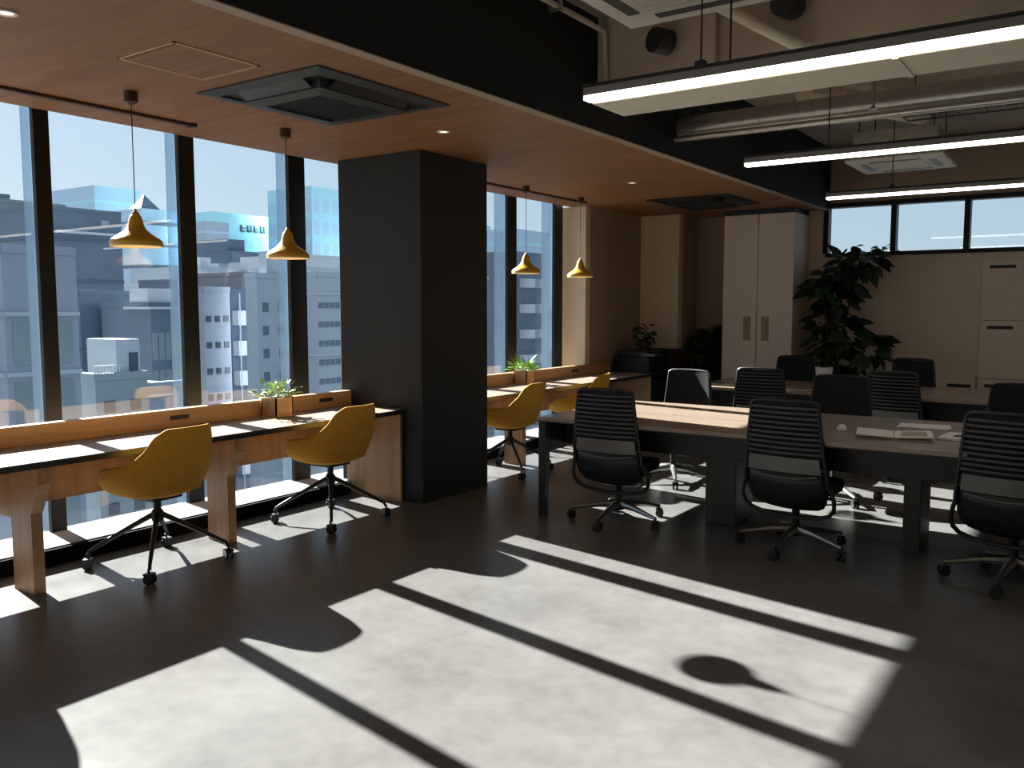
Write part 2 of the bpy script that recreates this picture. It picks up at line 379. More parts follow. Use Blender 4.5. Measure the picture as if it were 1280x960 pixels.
linear_light(-2.12, 3.2, 5.85, 2.465, 'long slim linear light over the near meeting table')
linear_light(-2.18, 3.2, 8.12, 2.475, 'long slim linear light just in front of the clerestory windows')
# flat beige duct behind the first light
fd = thing('flat_duct', 'flat beige rectangular duct running behind the nearest linear light', 'duct', (-2.02, 3.55, 2.43))
B(0, 5.2, 0, 0.31, 0, 0.075).build('duct_body', M['duct'], fd, bevel=0.004)
for x in (1.3, 2.5, 3.8): B(x - 0.012, x + 0.012, 0.0, 0.316, -0.004, 0.081).build('flange', M['duct'], fd)
for x in (0.6, 2.6): MB().tube([(x, 0.15, 0.075), (x, 0.15, SLAB - 2.43)], 0.005, 8).build('hanger', M['dark_metal'], fd)
# round galvanised duct
def round_duct(p, q, r, label, name='spiral_duct', m='zinc', step=0.13):
    p, q = Vector(p), Vector(q); t = thing(name, label, 'duct', p); d = q - p; L = d.length; u = d.normalized()
    MB().tube([(0, 0, 0), d], r, 28).build('duct_body', M[m], t, smooth=True)
    sm = MB(); n = int(L / step)
    for i in range(1, n): sm.tube([u * (i * step - 0.004), u * (i * step + 0.004)], r + 0.003, 28)
    if n > 1: sm.build('seam', M[m], t, smooth=True, kind='stuff')
    return t
round_duct((-2.85, 6.42, 2.885), (3.4, 6.42, 2.885), 0.095, 'round galvanised duct crossing under the ceiling behind the concrete beam')
round_duct((-2.05, 6.9, 3.16), (-1.45, 8.3, 3.16), 0.085, 'slanting beige duct behind the round galvanised duct', 'branch_duct', 'duct', 0.4)
round_duct((-2.02, 5.0, 3.28), (-1.48, 5.0, 2.93), 0.035, 'thin slanting pale pipe against the concrete beam beside the near cassette', 'slanting_pipe', 'duct', 0.3)
round_duct((-2.38, 4.93, 3.12), (-2.33, 5.04, 3.12), 0.075, 'short dark round duct stub beside the black bulkhead', 'duct_stub', 'dark_metal', 0.09)

def cassette(cx, cy, z, hx, hy, label):
    r = thing('ceiling_cassette', label, 'air conditioner', (cx, cy, z))
    B(-hx, hx, -hy, hy, 0, 0.035).build('panel', M['white_plastic'], r, bevel=0.012)
    B(-hx + 0.06, hx - 0.06, -hy + 0.06, hy - 0.06, 0.035, 0.28).build('body', M['zinc'], r)
    for sx in (-1, 1): B(sx * (hx - 0.12) - 0.03, sx * (hx - 0.12) + 0.03, -hy + 0.2, hy - 0.2, -0.003, 0.001).build('outlet', M['dark_metal'], r)
    for sy in (-1, 1): B(-hx + 0.2, hx - 0.2, sy * (hy - 0.12) - 0.03, sy * (hy - 0.12) + 0.03, -0.003, 0.001).build('outlet', M['dark_metal'], r)
    g = MB(); k = hx - 0.2
    for i in range(12):
        y = -(hy - 0.21) + i * 2 * (hy - 0.21) / 11; g.box(-k, k, y - 0.008, y + 0.008, -0.006, 0.0)
    g.build('grille', M['white_plastic'], r)
    for sx in (-1, 1):
        for sy in (-1, 1):
            MB().tube([(sx * (hx - 0.1), sy * (hy - 0.1), 0.28), (sx * (hx - 0.1), sy * (hy - 0.1), SLAB - z)], 0.006, 8).build('hanger', M['dark_metal'], r)
    return r
cassette(-1.58, 3.55, 2.90, 0.50, 0.50, 'pale ceiling cassette air conditioner hung near the top edge of view')
cassette(-1.72, 8.95, 2.84, 0.42, 0.42, 'pale ceiling cassette air conditioner hung above the far meeting table')
# cable ladder and grid
ct = thing('cable_tray', 'dark wire cable tray hung behind the galvanised duct', 'cable tray', (-1.5, 6.95, 3.05))
for y in (0, 0.2, 0.4, 0.6, 0.8, 1.0): MB().tube([(0, y, 0), (4.5, y, 0)], 0.007, 6).build('rail', M['dark_metal'], ct)
for i in range(22): MB().tube([(i * 0.2, 0, 0.008), (i * 0.2, 1.0, 0.008)], 0.005, 6).build('rung', M['dark_metal'], ct)
for x in (0.2, 2.2): MB().tube([(x, 0.2, 0), (x, 0.2, SLAB - 3.05)], 0.005, 6).build('hanger', M['dark_metal'], ct)
cb = MB()
for k in range(3): cb.tube([(0.2 + 0.5 * i, 0.1 + 0.1 * k + 0.02 * sin(i * 1.7 + k), 0.03) for i in range(9)], 0.014, 6)
cb.build('cable', M['plastic'], ct, kind='stuff')
cd = thing('conduit', 'thin grey conduit running along top of black bulkhead', 'conduit', (-2.80, -2.0, 3.28))
MB().tube([(0, 0, 0), (0, 6.9, 0), (0.02, 7.04, -0.02), (0.02, 7.07, -0.4)], 0.018, 8).build('tube', M['slab'], cd, smooth=True)
for y in (1, 3, 5, 6.5): B(-0.055, 0.03, y - 0.015, y + 0.015, -0.025, 0.025).build('clip', M['zinc'], cd)
round_duct((-1.60, 4.93, 3.19), (-1.57, 5.05, 3.19), 0.075, 'dark round duct mouth on the beam right of the slanting pipe', 'duct_stub', 'dark_metal', 0.06)
round_duct((-2.85, 6.30, 2.79), (3.4, 6.30, 2.79), 0.022, 'slim pipe added as a highlight line under the round galvanised duct', 'highlight_pipe', 'zinc', 0.9)  # added to draw the bright highlight line below the duct
struct('trim_3', B(-2.10, -2.03, 5.04, 5.10, 2.93, SLAB), M['slab_dark'])
tag(B(-1.02, -0.82, 4.86, 5.09, 3.22, 3.36).build('valve_box', M['white_plastic'], bevel=0.004), 'small pale box high on the beam at the top edge of view', 'junction box')
jb = tag(B(-0.62, -0.42, 4.9, 5.09, 3.05, 3.25).build('junction_box', M['dark_metal'], bevel=0.004), 'dark junction box on the concrete beam at top right', 'junction box')
sp = thing('sprinkler', 'small sprinkler head hanging between beam and galvanised duct', 'sprinkler', (-1.35, 6.05, 2.78))
MB().tube([(0, 0, 0.04), (0, 0, SLAB - 2.78)], 0.012, 8).build('pipe', M['zinc'], sp)
MB().lathe([(0.001, 0), (0.03, 0.002), (0.012, 0.02), (0.012, 0.05), (0.001, 0.05)], n=12).build('head', M['zinc'], sp)

# ================================================================== WINDOW DESKS
def window_desk(y0, y1, legs, outlets, label, end_panel):
    r = thing('window_desk', label, 'desk', (-4.43, y0, 0), 0)
    L = y1 - y0
    B(-0.57, 0, 0, L, 0.70, 0.72).build('desktop', M['wood_y'], r)
    B(-0.57, 0.004, -0.001, L + 0.001, 0.685, 0.70).build('edge_band', M['edge'], r)
    B(0.0, 0.005, 0, L, 0.70, 0.7185).build('front_edge', M['edge'], r)
    B(-0.64, -0.57, 0, L, 0.685, 0.835).build('backboard', M['wood'], r, bevel=0.002)
    B(-0.60, -0.575, 0, L, 0.385, 0.685).build('apron', M['wood_v'], r)
    for y in legs:
        y -= y0
        g = B(-0.33, -0.12, y - 0.03, y + 0.03, 0, 0.44)
        g.prism([(-0.33, 0.44), (-0.12, 0.44), (-0.03, 0.60), (-0.03, 0.685), (-0.575, 0.685), (-0.575, 0.385), (-0.33, 0.385)], 'y', y - 0.03, y + 0.03)
        g.build('leg', M['wood_v'], r)
        MB().prism([(-0.12, 0.435), (-0.028, 0.60), (-0.022, 0.597), (-0.114, 0.432)], 'y', y - 0.031, y + 0.031).build('chamfer_light', M['wood'], r)  # lighter wood strip paints bounce light onto the leg chamfer
    for y in outlets:
        o = B(-0.572, -0.566, y - y0 - 0.07, y - y0 + 0.07, 0.768, 0.796).build('outlet', M['brown_metal'], r)
        for d in (-0.035, 0.035): B(-0.567, -0.564, y - y0 + d - 0.02, y - y0 + d + 0.02, 0.773, 0.791).build('socket', M['plastic'], o)
    for y in end_panel:
        B(-0.60, -0.02, y - y0 - 0.012, y - y0 + 0.012, 0, 0.685).build('end_panel', M['wood_v'], r)
    return r
M['wood_y'] = mat('oak desktop', (0.30, 0.225, 0.18), 0.42, grain=((16, 1.0, 16), 0.2, (0.25, 0.18, 0.14)))
window_desk(-2.5, 4.93, [0.85, 2.21, 3.42], [1.4, 3.37, 4.66], 'long oak window desk with orange-brown backboard left of dark pillar', [4.91])
window_desk(5.80, 9.30, [6.75, 7.95], [6.6, 8.45], 'oak window desk continuing beyond the dark pillar', [5.83, 9.28])

# ------------------------------------------------------------------ yellow tub chairs
def caster(parent, x, y, m, s=1.0, ang=0.0, h=0.0):
    r = 0.027 * s
    c = MB()
    mx = Matrix.Translation((x, y, 0)) @ Matrix.Rotation(ang, 4, 'Z')
    for sx in (-0.014, 0.014):
        n = 16; vs = []
        for t in (-0.008, 0.008):
            for j in range(n): vs.append(mx @ Vector((sx * s + t * s, r * cos(2 * pi * j / n), r + r * sin(2 * pi * j / n))))
        c.add(vs, [tuple(range(n))[::-1], tuple(range(n, 2 * n))] + [(j, (j + 1) % n, n + (j + 1) % n, n + j) for j in range(n)])
    vs = [mx @ Vector(p) for p in ((0, 0, r), (0, 0.006, r * 2.3), (0, 0.01, r * 3.0 + h))]
    c.tube(vs, 0.007 * s, 8)
    c.box(-0.024 * s, 0.024 * s, -r * 0.7, r * 0.9, r * 1.75, r * 2.15, mx=mx)
    return c.build('caster', m, parent)

def tub_chair(label, loc, rz):
    """faces +y, hub at the origin"""
    r = thing('tub_chair', label, 'chair', loc, rz, 'mustard tub chairs at the window desks')
    def ease(a): return a * a * (3 - 2 * a)
    keys = [(0, 0.835), (30, 0.835), (44, 0.80), (58, 0.70), (72, 0.635), (105, 0.60), (130, 0.55), (155, 0.485), (180, 0.46)]
    def hgt(t):
        t = abs(t)
        for (a, ha), (b, hb) in zip(keys, keys[1:]):
            if t <= b: return ha + (hb - ha) * ease((t - a) / (b - a))
        return keys[-1][1]
    n = 72; rows = [(0.0, 0.415), (0.35, 0.412), (0.66, 0.425), (0.86, 0.465), (0.955, 0.53)]
    def plan(t):   # superellipse seat plan, back at -y
        a = radians(t); e = 0.78; c_, s_ = cos(a), sin(a)
        x = 0.285 * math.copysign(abs(s_) ** e, s_); y = -0.275 * math.copysign(abs(c_) ** e, c_); return x, y
    vs = [(0, 0, 0.415)]; fs = []; grid = []
    for (k, z) in rows[1:]:
        row = []
        for j in range(n):
            t = -180 + 360 * j / n; x, y = plan(t); hh = hgt(t)
            zz = z if z <= 0.43 else 0.43 + (min(hh, 9) - 0.43) * {0.465: 0.12, 0.53: 0.38}[z]
            row.append((x * k, y * k, zz))
        grid.append(row)
    for k in (0.6, 0.8, 0.93, 1.0):
        row = []
        for j in range(n):
            t = -180 + 360 * j / n; x, y = plan(t); hh = hgt(t); z = 0.43 + (hh - 0.43) * k
            f = 1.0 + 0.02 * k; lean = -0.055 * max(0, z - 0.52) / 0.34 * (1 if cos(radians(t)) > 0 else 0) * max(0, cos(radians(t))) ** 0.5
            nar = 1 - 0.16 * max(0, z - 0.62) / 0.24
            row.append((x * f * nar, y * f + lean, z))
        grid.append(row)
    m = MB(); flat = [p for row in grid for p in row]; R_ = len(grid)
    fs = [(i * n + j, i * n + (j + 1) % n, (i + 1) * n + (j + 1) % n, (i + 1) * n + j) for i in range(R_ - 1) for j in range(n)]
    flat.append((0, 0, 0.413)); c0 = len(flat) - 1
    fs += [(c0, (j + 1) % n, j) for j in range(n)]
    m.add(flat, fs)
    o = m.build('shell', M['yellow'], r, smooth=False)
    o.data.polygons.foreach_set('use_smooth', [True] * len(o.data.polygons))
    sd = o.modifiers.new('thick', 'SOLIDIFY'); sd.thickness = 0.026; sd.offset = -1
    ss = o.modifiers.new('soft', 'SUBSURF'); ss.levels = 1; ss.render_levels = 1
    # seat cushion
    cm = MB(); prof = [(0.0, 0.50), (0.6, 0.502), (0.82, 0.496), (0.88, 0.475), (0.84, 0.45), (0.5, 0.445)]
    pts = []
    for k, z in prof[1:]:
        for j in range(40):
            x, y = plan(-180 + 9 * j); pts.append((x * k * 0.97, y * k * 0.97 + 0.006, z))
    pts.append((0, 0, 0.503)); q = len(pts) - 1
    cm.add(pts, [(i * 40 + j, i * 40 + (j + 1) % 40, (i + 1) * 40 + (j + 1) % 40, (i + 1) * 40 + j) for i in range(4) for j in range(40)] + [(q, j, (j + 1) % 40) for j in range(40)] + [tuple(160 + j for j in range(40))])
    cm.build('seat_cushion', M['yellow'], r, smooth=True)
    B(-0.10, 0.10, -0.10, 0.10, 0.395, 0.418).build('mount_plate', M['plastic'], r, bevel=0.004)
    MB().tube([(0, 0, 0.26), (0, 0, 0.40)], [0.022, 0.022], 16).build('column', M['plastic'], r, smooth=True)
    MB().lathe([(0.001, 0.25), (0.026, 0.25), (0.034, 0.27), (0.034, 0.315), (0.024, 0.33), (0.001, 0.33)], n=20).build('hub', M['plastic'], r, smooth=True)
    for k in range(4):
        a = radians(45 + 90 * k); c_, s_ = cos(a), sin(a)
        MB().tube([(0.02 * c_, 0.02 * s_, 0.30), (0.16 * c_, 0.16 * s_, 0.225), (0.33 * c_, 0.33 * s_, 0.130), (0.372 * c_, 0.372 * s_, 0.105), (0.385 * c_, 0.385 * s_, 0.078)],
                  [0.017, 0.014, 0.0115, 0.0105, 0.010], 10).build('leg', M['plastic'], r, smooth=True)
        caster(r, 0.385 * c_, 0.385 * s_, M['plastic'], 1.05, a + 0.6 + k)
    return r
yc = tub_chair('mustard tub chair at left window desk between the two oak legs', (-4.52, 2.88, 0), radians(95))
dup(yc, (-4.48, 4.20, 0), radians(92), 'mustard tub chair at left window desk beside the dark pillar')
dup(yc, (-4.45, 6.37, 0), radians(96), 'mustard tub chair just beyond the dark pillar')
dup(yc, (-4.46, 7.60, 0), radians(102), 'mustard tub chair farthest along the window desk, half hidden')
dup(yc, (-4.42, 1.50, 0), radians(90), 'mustard tub chair mostly outside the left edge, one caster showing')

# ------------------------------------------------------------------ potted plants on the backboards
def leaf_mesh(name, L, W, m, bend=0.25):
    vs = []; n = 5
    for i in range(n + 1):
        t = i / n; wd = W * sin(pi * (0.08 + 0.92 * t) ** 0.8) * 0.5 if i < n else 0.0006
        z = -bend * L * t * t
        vs += [(-wd, L * t, z + 0.15 * wd), (0, L * t, z), (wd, L * t, z + 0.15 * wd)]
    fs = []
    for i in range(n):
        a = 3 * i; fs += [(a, a + 1, a + 4, a + 3), (a + 1, a + 2, a + 5, a + 4)]
    me = bpy.data.meshes.new(name); me.from_pydata(vs, [], fs); me.materials.append(m)
    me.polygons.foreach_set('use_smooth', [True] * len(me.polygons)); return me
def leaf(me, parent, p, d, roll=0.0, s=1.0):
    o = bpy.data.objects.new('leaf', me); C.objects.link(o); o.parent = parent
    q = Vector(d).to_track_quat('Y', 'Z'); o.rotation_mode = 'QUATERNION'
    o.rotation_quaternion = q @ Matrix.Rotation(roll, 3, 'Y').to_quaternion(); o.location = p; o.scale = (s, s, s)
    return o
def desk_plant(x, y, z, label, m, n, R_, L, W, seed):
    rnd = random.Random(seed)
    r = thing('potted_plant', label, 'plant', (x, y, z), 0)
    pb = MB(); s = 0.078
    pb.box(-s, s, -s, s, 0, 0.012)
    for a in ((-s, -s + 0.01, -s, s), (s - 0.01, s, -s, s), (-s, s, -s, -s + 0.01), (-s, s, s - 0.01, s)): pb.box(*a, 0.012, 0.135)
    pb.build('planter_box', M['wood'], r); B(-s + 0.01, s - 0.01, -s + 0.01, s - 0.01, 0.012, 0.12).build('soil', M['soil'], r)
    me = leaf_mesh('leaf', L, W, m)
    for k in range(n):
        a = rnd.uniform(0, 2 * pi); e = rnd.uniform(0.15, 1.2); rr = R_ * rnd.uniform(0.1, 1) * cos(e * 0.6)
        p = (rr * cos(a), rr * sin(a), 0.13 + R_ * 0.75 * sin(e) * rnd.uniform(0.5, 1))
        if k % 4 == 0: MB().tube([(0.02 * cos(a), 0.02 * sin(a), 0.11), (p[0] * 0.6, p[1] * 0.6, p[2] * 0.8), p], 0.0016, 5).build('stem', m, r)
        leaf(me, r, p, (cos(a) * cos(e), sin(a) * cos(e), sin(e) * 0.7 + 0.05), rnd.uniform(-0.8, 0.8), rnd.uniform(0.7, 1.15))
    return r
desk_plant(-4.905, 4.10, 0.72, 'small sage leafy plant in wooden cube on the left window desk', M['leaf_grey'], 90, 0.155, 0.052, 0.034, 4)
desk_plant(-4.905, 7.28, 0.72, 'small bright green spiky plant in wooden cube beyond the pillar', M['leaf_bright'], 70, 0.12, 0.11, 0.026, 9)

# ================================================================== MEETING TABLES
def meeting_table(x0, x1, y0, y1, cols, label, apron_x=None):
    r = thing('meeting_table', label, 'table', (x0, y0, 0))
    L, W = x1 - x0, y1 - y0
    nt = 2; seg = L / nt
    for i in range(nt): B(i * seg + (0.0 if i == 0 else 0.001), (i + 1) * seg - 0.001, 0, W, 0.694, 0.72).build('tabletop', M['table_top'], r, bevel=0.0015)
    B(0.0, L, 0.002, W - 0.002, 0.686, 0.694).build('underside', M['table_metal'], r)
    for ex, sg in ((0.035, 1), (L - 0.035, -1)):
        for yy in (0.05, W - 0.05):
            s2 = 1 if yy < W / 2 else -1
            MB().prism([(yy - 0.035, 0.686), (yy + 0.035, 0.686), (yy + 0.02 - s2 * 0.015, 0.0), (yy - 0.02 - s2 * 0.015, 0.0)], 'x', ex - 0.03, ex + 0.03).build('leg', M['table_metal'], r, bevel=0.003)
        B(ex - 0.03, ex + 0.03, 0.085, W - 0.085, 0.47, 0.686).build('end_rail', M['table_metal'], r)
    B(0.07, L - 0.07, 0.28, 0.34, 0.50, 0.686).build('modesty_panel', M['table_metal'], r)
    B(0.07, L - 0.07, W - 0.34, W - 0.28, 0.60, 0.686).build('side_rail', M['table_metal'], r)
    for cx, hw in cols:
        B(cx - x0 - hw, cx - x0 + hw, W / 2 - 0.17, W / 2 + 0.17, 0.0, 0.686).build('column', M['column'], r, bevel=0.006)
    B(0.35, L - 0.35, W / 2 - 0.06, W / 2 + 0.06, 0.7195, 0.7210).build('cable_slot', M['table_top'], r)
    return r
meeting_table(-3.35, 2.2, 5.13, 6.50, [(-2.17, 0.11), (-0.95, 0.05), (0.3, 0.11)], 'long pale oak meeting table nearest, partly sunlit, on black legs')
meeting_table(-3.45, 2.1, 8.06, 9.25, [(-2.3, 0.11), (-1.0, 0.05)], 'far meeting table behind the near one, in front of the back wall')

# ------------------------------------------------------------------ office chairs
def office_chair(label, loc, rz):
    """faces +y, its back towards -y, hub at the origin"""
    r = thing('office_chair', label, 'chair', loc, rz)
    for k in range(5):
        a = radians(-90 + 72 * k); c_, s_ = cos(a), sin(a)
        MB().tube([(0.02 * c_, 0.02 * s_, 0.125), (0.14 * c_, 0.14 * s_, 0.115), (0.335 * c_, 0.335 * s_, 0.078)], [0.030, 0.022, 0.012], 8).build('leg', M['chair_metal'], r, smooth=True)
        caster(r, 0.335 * c_, 0.335 * s_, M['plastic'], 1.05, a + 0.5 * k)
    MB().lathe([(0.001, 0.085), (0.036, 0.085), (0.040, 0.10), (0.034, 0.14), (0.024, 0.145), (0.024, 0.30), (0.014, 0.30), (0.014, 0.31), (0.001, 0.31)], n=20).build('gas_column', M['plastic'], r, smooth=True)
    B(-0.09, 0.09, -0.06, 0.14, 0.29, 0.37).build('mechanism', M['plastic'], r, bevel=0.01)
    MB().tube([(0.09, 0.02, 0.34), (0.23, 0.03, 0.335)], 0.006, 8).build('lever', M['plastic'], r)
    # seat
    m = MB(); n = 40; pts = []
    for k, z in ((0.80, 0.368), (0.97, 0.378), (1.0, 0.41), (0.96, 0.442), (0.80, 0.448)):
        for j in range(n):
            a = 2 * pi * j / n; c_, s_ = cos(a), sin(a)
            x = 0.252 * math.copysign(abs(c_) ** 0.55, c_) * k; y = 0.235 * math.copysign(abs(s_) ** 0.55, s_) * k + 0.02
            pts.append((x, y, z - 0.02 * max(0, y - 0.17) / 0.08))
    m.add(pts, [(i * n + j, i * n + (j + 1) % n, (i + 1) * n + (j + 1) % n, (i + 1) * n + j) for i in range(4) for j in range(n)] + [tuple(range(n))[::-1], tuple(range(4 * n, 5 * n))])
    m.build('seat', M['fabric_black'], r, smooth=True)
    # back geometry: a curved sheet, y as a function of height and width
    def by(z): return -0.205 - 0.055 * ((z - 0.33) / 0.6) - 0.02 * sin(pi * max(0, z - 0.33) / 0.6)
    def pt(x, z, off=0.0): return (x, by(z) + 0.6 * x * x - off, z)
    def hw(z): return 0.202 + 0.050 * min(1, max(0, (0.92 - z) / 0.45))
    zt = 0.945; side = []
    for i in range(15):
        z = 0.44 + (zt - 0.035 - 0.44) * i / 14; side.append((hw(z), z))
    top = [(hw(0.9) - 0.004, zt - 0.015), (hw(0.9) - 0.03, zt), (0.1, zt + 0.004), (0, zt + 0.006)]
    half = side + top
    path = [pt(x, z) for x, z in half] + [pt(-x, z) for x, z in half[:-1][::-1]]
    MB().tube(path, 0.0115, 8).build('back_frame', M['plastic'], r, smooth=True)
    loop = [(0.252, -0.175, 0.45), (0.268, -0.165, 0.415), (0.282, -0.15, 0.35), (0.276, -0.135, 0.30), (0.245, -0.12, 0.262), (0.18, -0.11, 0.238), (0.09, -0.10, 0.226), (0, -0.10, 0.222)]
    path = loop + [(-x, y, z) for x, y, z in loop[:-1][::-1]]
    MB().tube(path, [0.013] * len(path), 8).build('seat_bow', M['plastic'], r, smooth=True)
    def strip(z0, z1, off, th, wk=1.0, nx=14):
        vs = []
        for zz, o2 in ((z0, off), (z1, off), (z1, off - th), (z0, off - th)):
            for i in range(nx + 1):
                x = (-1 + 2 * i / nx) * hw(zz) * wk; vs.append(pt(x, zz, o2))
        q = nx + 1; fs = []
        for a in range(4):
            b_ = (a + 1) % 4
            for i in range(nx): fs.append((a * q + i, a * q + i + 1, b_ * q + i + 1, b_ * q + i))
        fs += [(0, q, 2 * q, 3 * q), (nx, q + nx, 2 * q + nx, 3 * q + nx)]
        return MB().add(vs, fs)
    for i in range(10):
        z = 0.632 + i * 0.0300
        strip(z, z + 0.0125, 0.010, 0.008, 0.965).build('slat', M['slat'], r)
    strip(0.600, 0.938, -0.001, 0.010, 0.95).build('back_pad', M['fabric_black'], r)
    strip(0.520, 0.612, 0.012, 0.012, 0.90).build('lumbar_panel', M['lumbar'], r)
    vs = []; rows = [(0.52, 0.93, 0.0), (0.45, 0.98, 0.0), (0.38, 0.99, 0.01), (0.325, 0.93, 0.03), (0.29, 0.82, 0.07), (0.27, 0.64, 0.12), (0.262, 0.4, 0.17)]; nx = 14
    for z, wk, fwd in rows:
        for i in range(nx + 1):
            x = (-1 + 2 * i / nx) * 0.25 * wk; p = pt(x, z); vs.append((x, p[1] + fwd + 0.2 * x * x, z + 0.3 * x * x))
    q = nx + 1
    o = MB().add(vs, [(a * q + i, a * q + i + 1, (a + 1) * q + i + 1, (a + 1) * q + i) for a in range(len(rows) - 1) for i in range(nx)]).build('lower_shell', M['plastic'], r, smooth=True)
    sd = o.modifiers.new('thick', 'SOLIDIFY'); sd.thickness = 0.012; sd.offset = 0
    MB().tube([pt(-0.20, 0.505, 0.012), pt(-0.1, 0.490, 0.014), pt(0, 0.485, 0.016), pt(0.1, 0.490, 0.014), pt(0.20, 0.505, 0.012)], 0.006, 8).build('shell_rib', M['lumbar'], r, smooth=True)
    return r
oc = office_chair('black strip-back office chair at left end of the near table, its back to the camera', (-2.79, 5.33, 0), radians(3))
def chair(x, y, a, label, g=None): dup(oc, (x, y, 0), radians(a), label, g)
chair(-1.56, 5.34, -4, 'black strip-back office chair in the middle of the near side, second from the pillar')
chair(-0.38, 5.33, -8, 'black strip-back office chair at the right edge of view, turned slightly inward')
chair(-3.06, 6.84, 172, 'black office chair facing the camera across the left end of near table')
chair(-1.74, 6.93, 186, 'black office chair facing the camera across the middle of near table')
chair(-0.50, 6.84, 178, 'black office chair facing the camera, behind the right-edge chair')
chair(-2.60, 7.88, 3, 'black strip-back office chair at far table, left one with back to camera')
chair(-1.50, 8.14, -6, 'black strip-back office chair at far table in front of the big plant')
chair(-0.36, 8.1, 10, 'black office chair at far table, barely showing at the right edge')
chair(-2.88, 9.55, 185, 'black office chair across the far table, in front of the pale closet')
chair(-1.76, 9.72, 170, 'black office chair across the far table, behind the strip-back chair by the plant')

# things on the near table
TZ = 0.7215
bk = thing('open_booklet', 'open white booklet lying on the near table between two chairs', 'booklet', (-1.05, 5.55, TZ), radians(12))
for sx in (-1, 1):
    mx = Matrix.Rotation(sx * -0.05, 4, 'Y')
    B(min(0.004 * sx, 0.21 * sx), max(0.004 * sx, 0.21 * sx), -0.148, 0.148, 0.010, 0.017, mx=mx).build('page_block', M['paper'], bk, label='pages fanned open')
B(-0.215, 0.215, -0.152, 0.152, 0.0, 0.004).build('cover', M['ink'], bk)
B(0.04, 0.18, -0.10, 0.09, 0.0135, 0.0195, mx=Matrix.Rotation(-0.05, 4, 'Y')).build('printed_block', M['ink'], bk)
sh = thing('notepad', 'white notepad with a dark pen near the right-edge chair', 'notepad', (-0.70, 5.72, TZ), radians(-6))
B(-0.11, 0.11, -0.15, 0.15, 0, 0.012).build('pad', M['paper'], sh); MB().tube([(-0.03, -0.06, 0.017), (0.06, 0.08, 0.017)], 0.0045, 8).build('pen', M['plastic'], sh)
sh2 = thing('sheet_stack', 'loose white sheets lying at the back of the near table', 'paper', (-0.98, 6.12, TZ), radians(4))
B(-0.15, 0.15, -0.105, 0.105, 0, 0.004).build('sheets', M['paper'], sh2); B(-0.14, 0.16, -0.10, 0.11, 0.004, 0.006, mx=Matrix.Rotation(0.12, 4, 'Z')).build('top_sheet', M['paper'], sh2)
ms = thing('computer_mouse', 'small pale mouse beside the middle chair on near table', 'mouse', (-1.38, 5.66, TZ), radians(20))
mm = MB().lathe([(0.001, 0.036), (0.015, 0.034), (0.027, 0.024), (0.032, 0.010), (0.031, 0.0), (0.001, 0.0)], n=24)
o = mm.build('shell', M['ceramic'], ms, smooth=True); o.scale = (1, 1.7, 1)
MB().tube([(0, 0.03, 0.031), (0, 0.045, 0.026)], 0.004, 8).build('wheel', M['plastic'], ms)

# ================================================================== FAR END FURNITURE
cl = thing('closet', 'tall pale two-door closet between dark recess and big plant', 'closet', (-3.95, 10.2, 0))
B(0.02, 0.86, 0.02, 0.58, 0, 2.60).build('body', M['panel'], cl)
for i in range(2):
    d = B(0.01 + i * 0.43, 0.43 + i * 0.43, 0, 0.02, 0.06, 2.60).build('door', M['panel'], cl, bevel=0.003)
    x = 0.32 if i == 0 else 0.54
    B(x - 0.045, x + 0.045, -0.006, 0.001, 1.10, 1.39).build('handle', M['beige_dark'], d, bevel=0.003)
B(0.03, 0.85, 0.01, 0.575, 2.60, CZ - 0.004).build('top_filler', M['black'], cl)
lk = thing('wall_cabinet', 'pale built-in cabinet with dark slot handles on the back wall', 'cabinet', (-1.20, BY - 0.05, 0))
B(0, 2.9, 0.012, 0.05, 0.0, 2.02).build('body', M['panel'], lk)
for i in range(4):
    for (z0, z1) in ((1.36, 2.01), (0.72, 1.352), (0.06, 0.712)):
        d = B(0.005 + i * 0.72, 0.718 + i * 0.72, -0.008, 0.012, z0, z1).build('door', M['panel'], lk, bevel=0.002)
        B(0.07 + i * 0.72, 0.32 + i * 0.72, -0.016, -0.006, z1 - 0.09, z1 - 0.055).build('handle', M['black'], d)
lw_ = thing('low_cabinet', 'low pale cabinet with one dark slot handle below the back windows', 'cabinet', (-1.62, BY - 0.06, 0))
B(0, 0.40, 0.0, 0.05, 0, 0.74).build('body', M['panel'], lw_, bevel=0.003); B(0.12, 0.36, -0.01, 0.002, 0.61, 0.645).build('handle', M['black'], lw_)
# black appliances by the left wall
pr = thing('printer', 'black multifunction printer standing against the beige left wall with painted shade', 'printer', (-4.99, 9.33, 0))
B(0.0, 0.52, 0.0, 0.50, 0.04, 0.62).build('cabinet_body', M['appliance'], pr, bevel=0.01)
for k in range(3): B(0.522, 0.532, 0.03, 0.47, 0.08 + k * 0.17, 0.23 + k * 0.17).build('drawer', M['appliance'], pr, bevel=0.003)
B(0.02, 0.48, 0.02, 0.48, 0.66, 0.90).build('upper_body', M['appliance'], pr, bevel=0.012)
B(0.04, 0.12, 0.04, 0.46, 0.62, 0.66).build('output_tray', M['appliance'], pr)
B(0.03, 0.47, 0.04, 0.47, 0.90, 0.97).build('scanner_lid', M['appliance'], pr, bevel=0.01)
B(0.40, 0.56, -0.02, 0.22, 0.92, 0.945).build('control_panel', M['lumbar'], pr)
bs = thing('black_cabinet', 'black cabinet with brown edge in the corner beside the printer', 'cabinet', (-4.96, 9.87, 0))
B(0, 0.50, 0.0, 0.28, 0.0, 0.98).build('body', M['appliance'], bs, bevel=0.004)
for k in range(2): B(0.01 + k * 0.245, 0.245 + k * 0.245, -0.014, 0, 0.05, 0.96).build('door', M['appliance'], bs, bevel=0.003)
B(0.492, 0.506, -0.016, 0.29, 0, 0.985).build('side_edge', M['brown_metal'], bs)
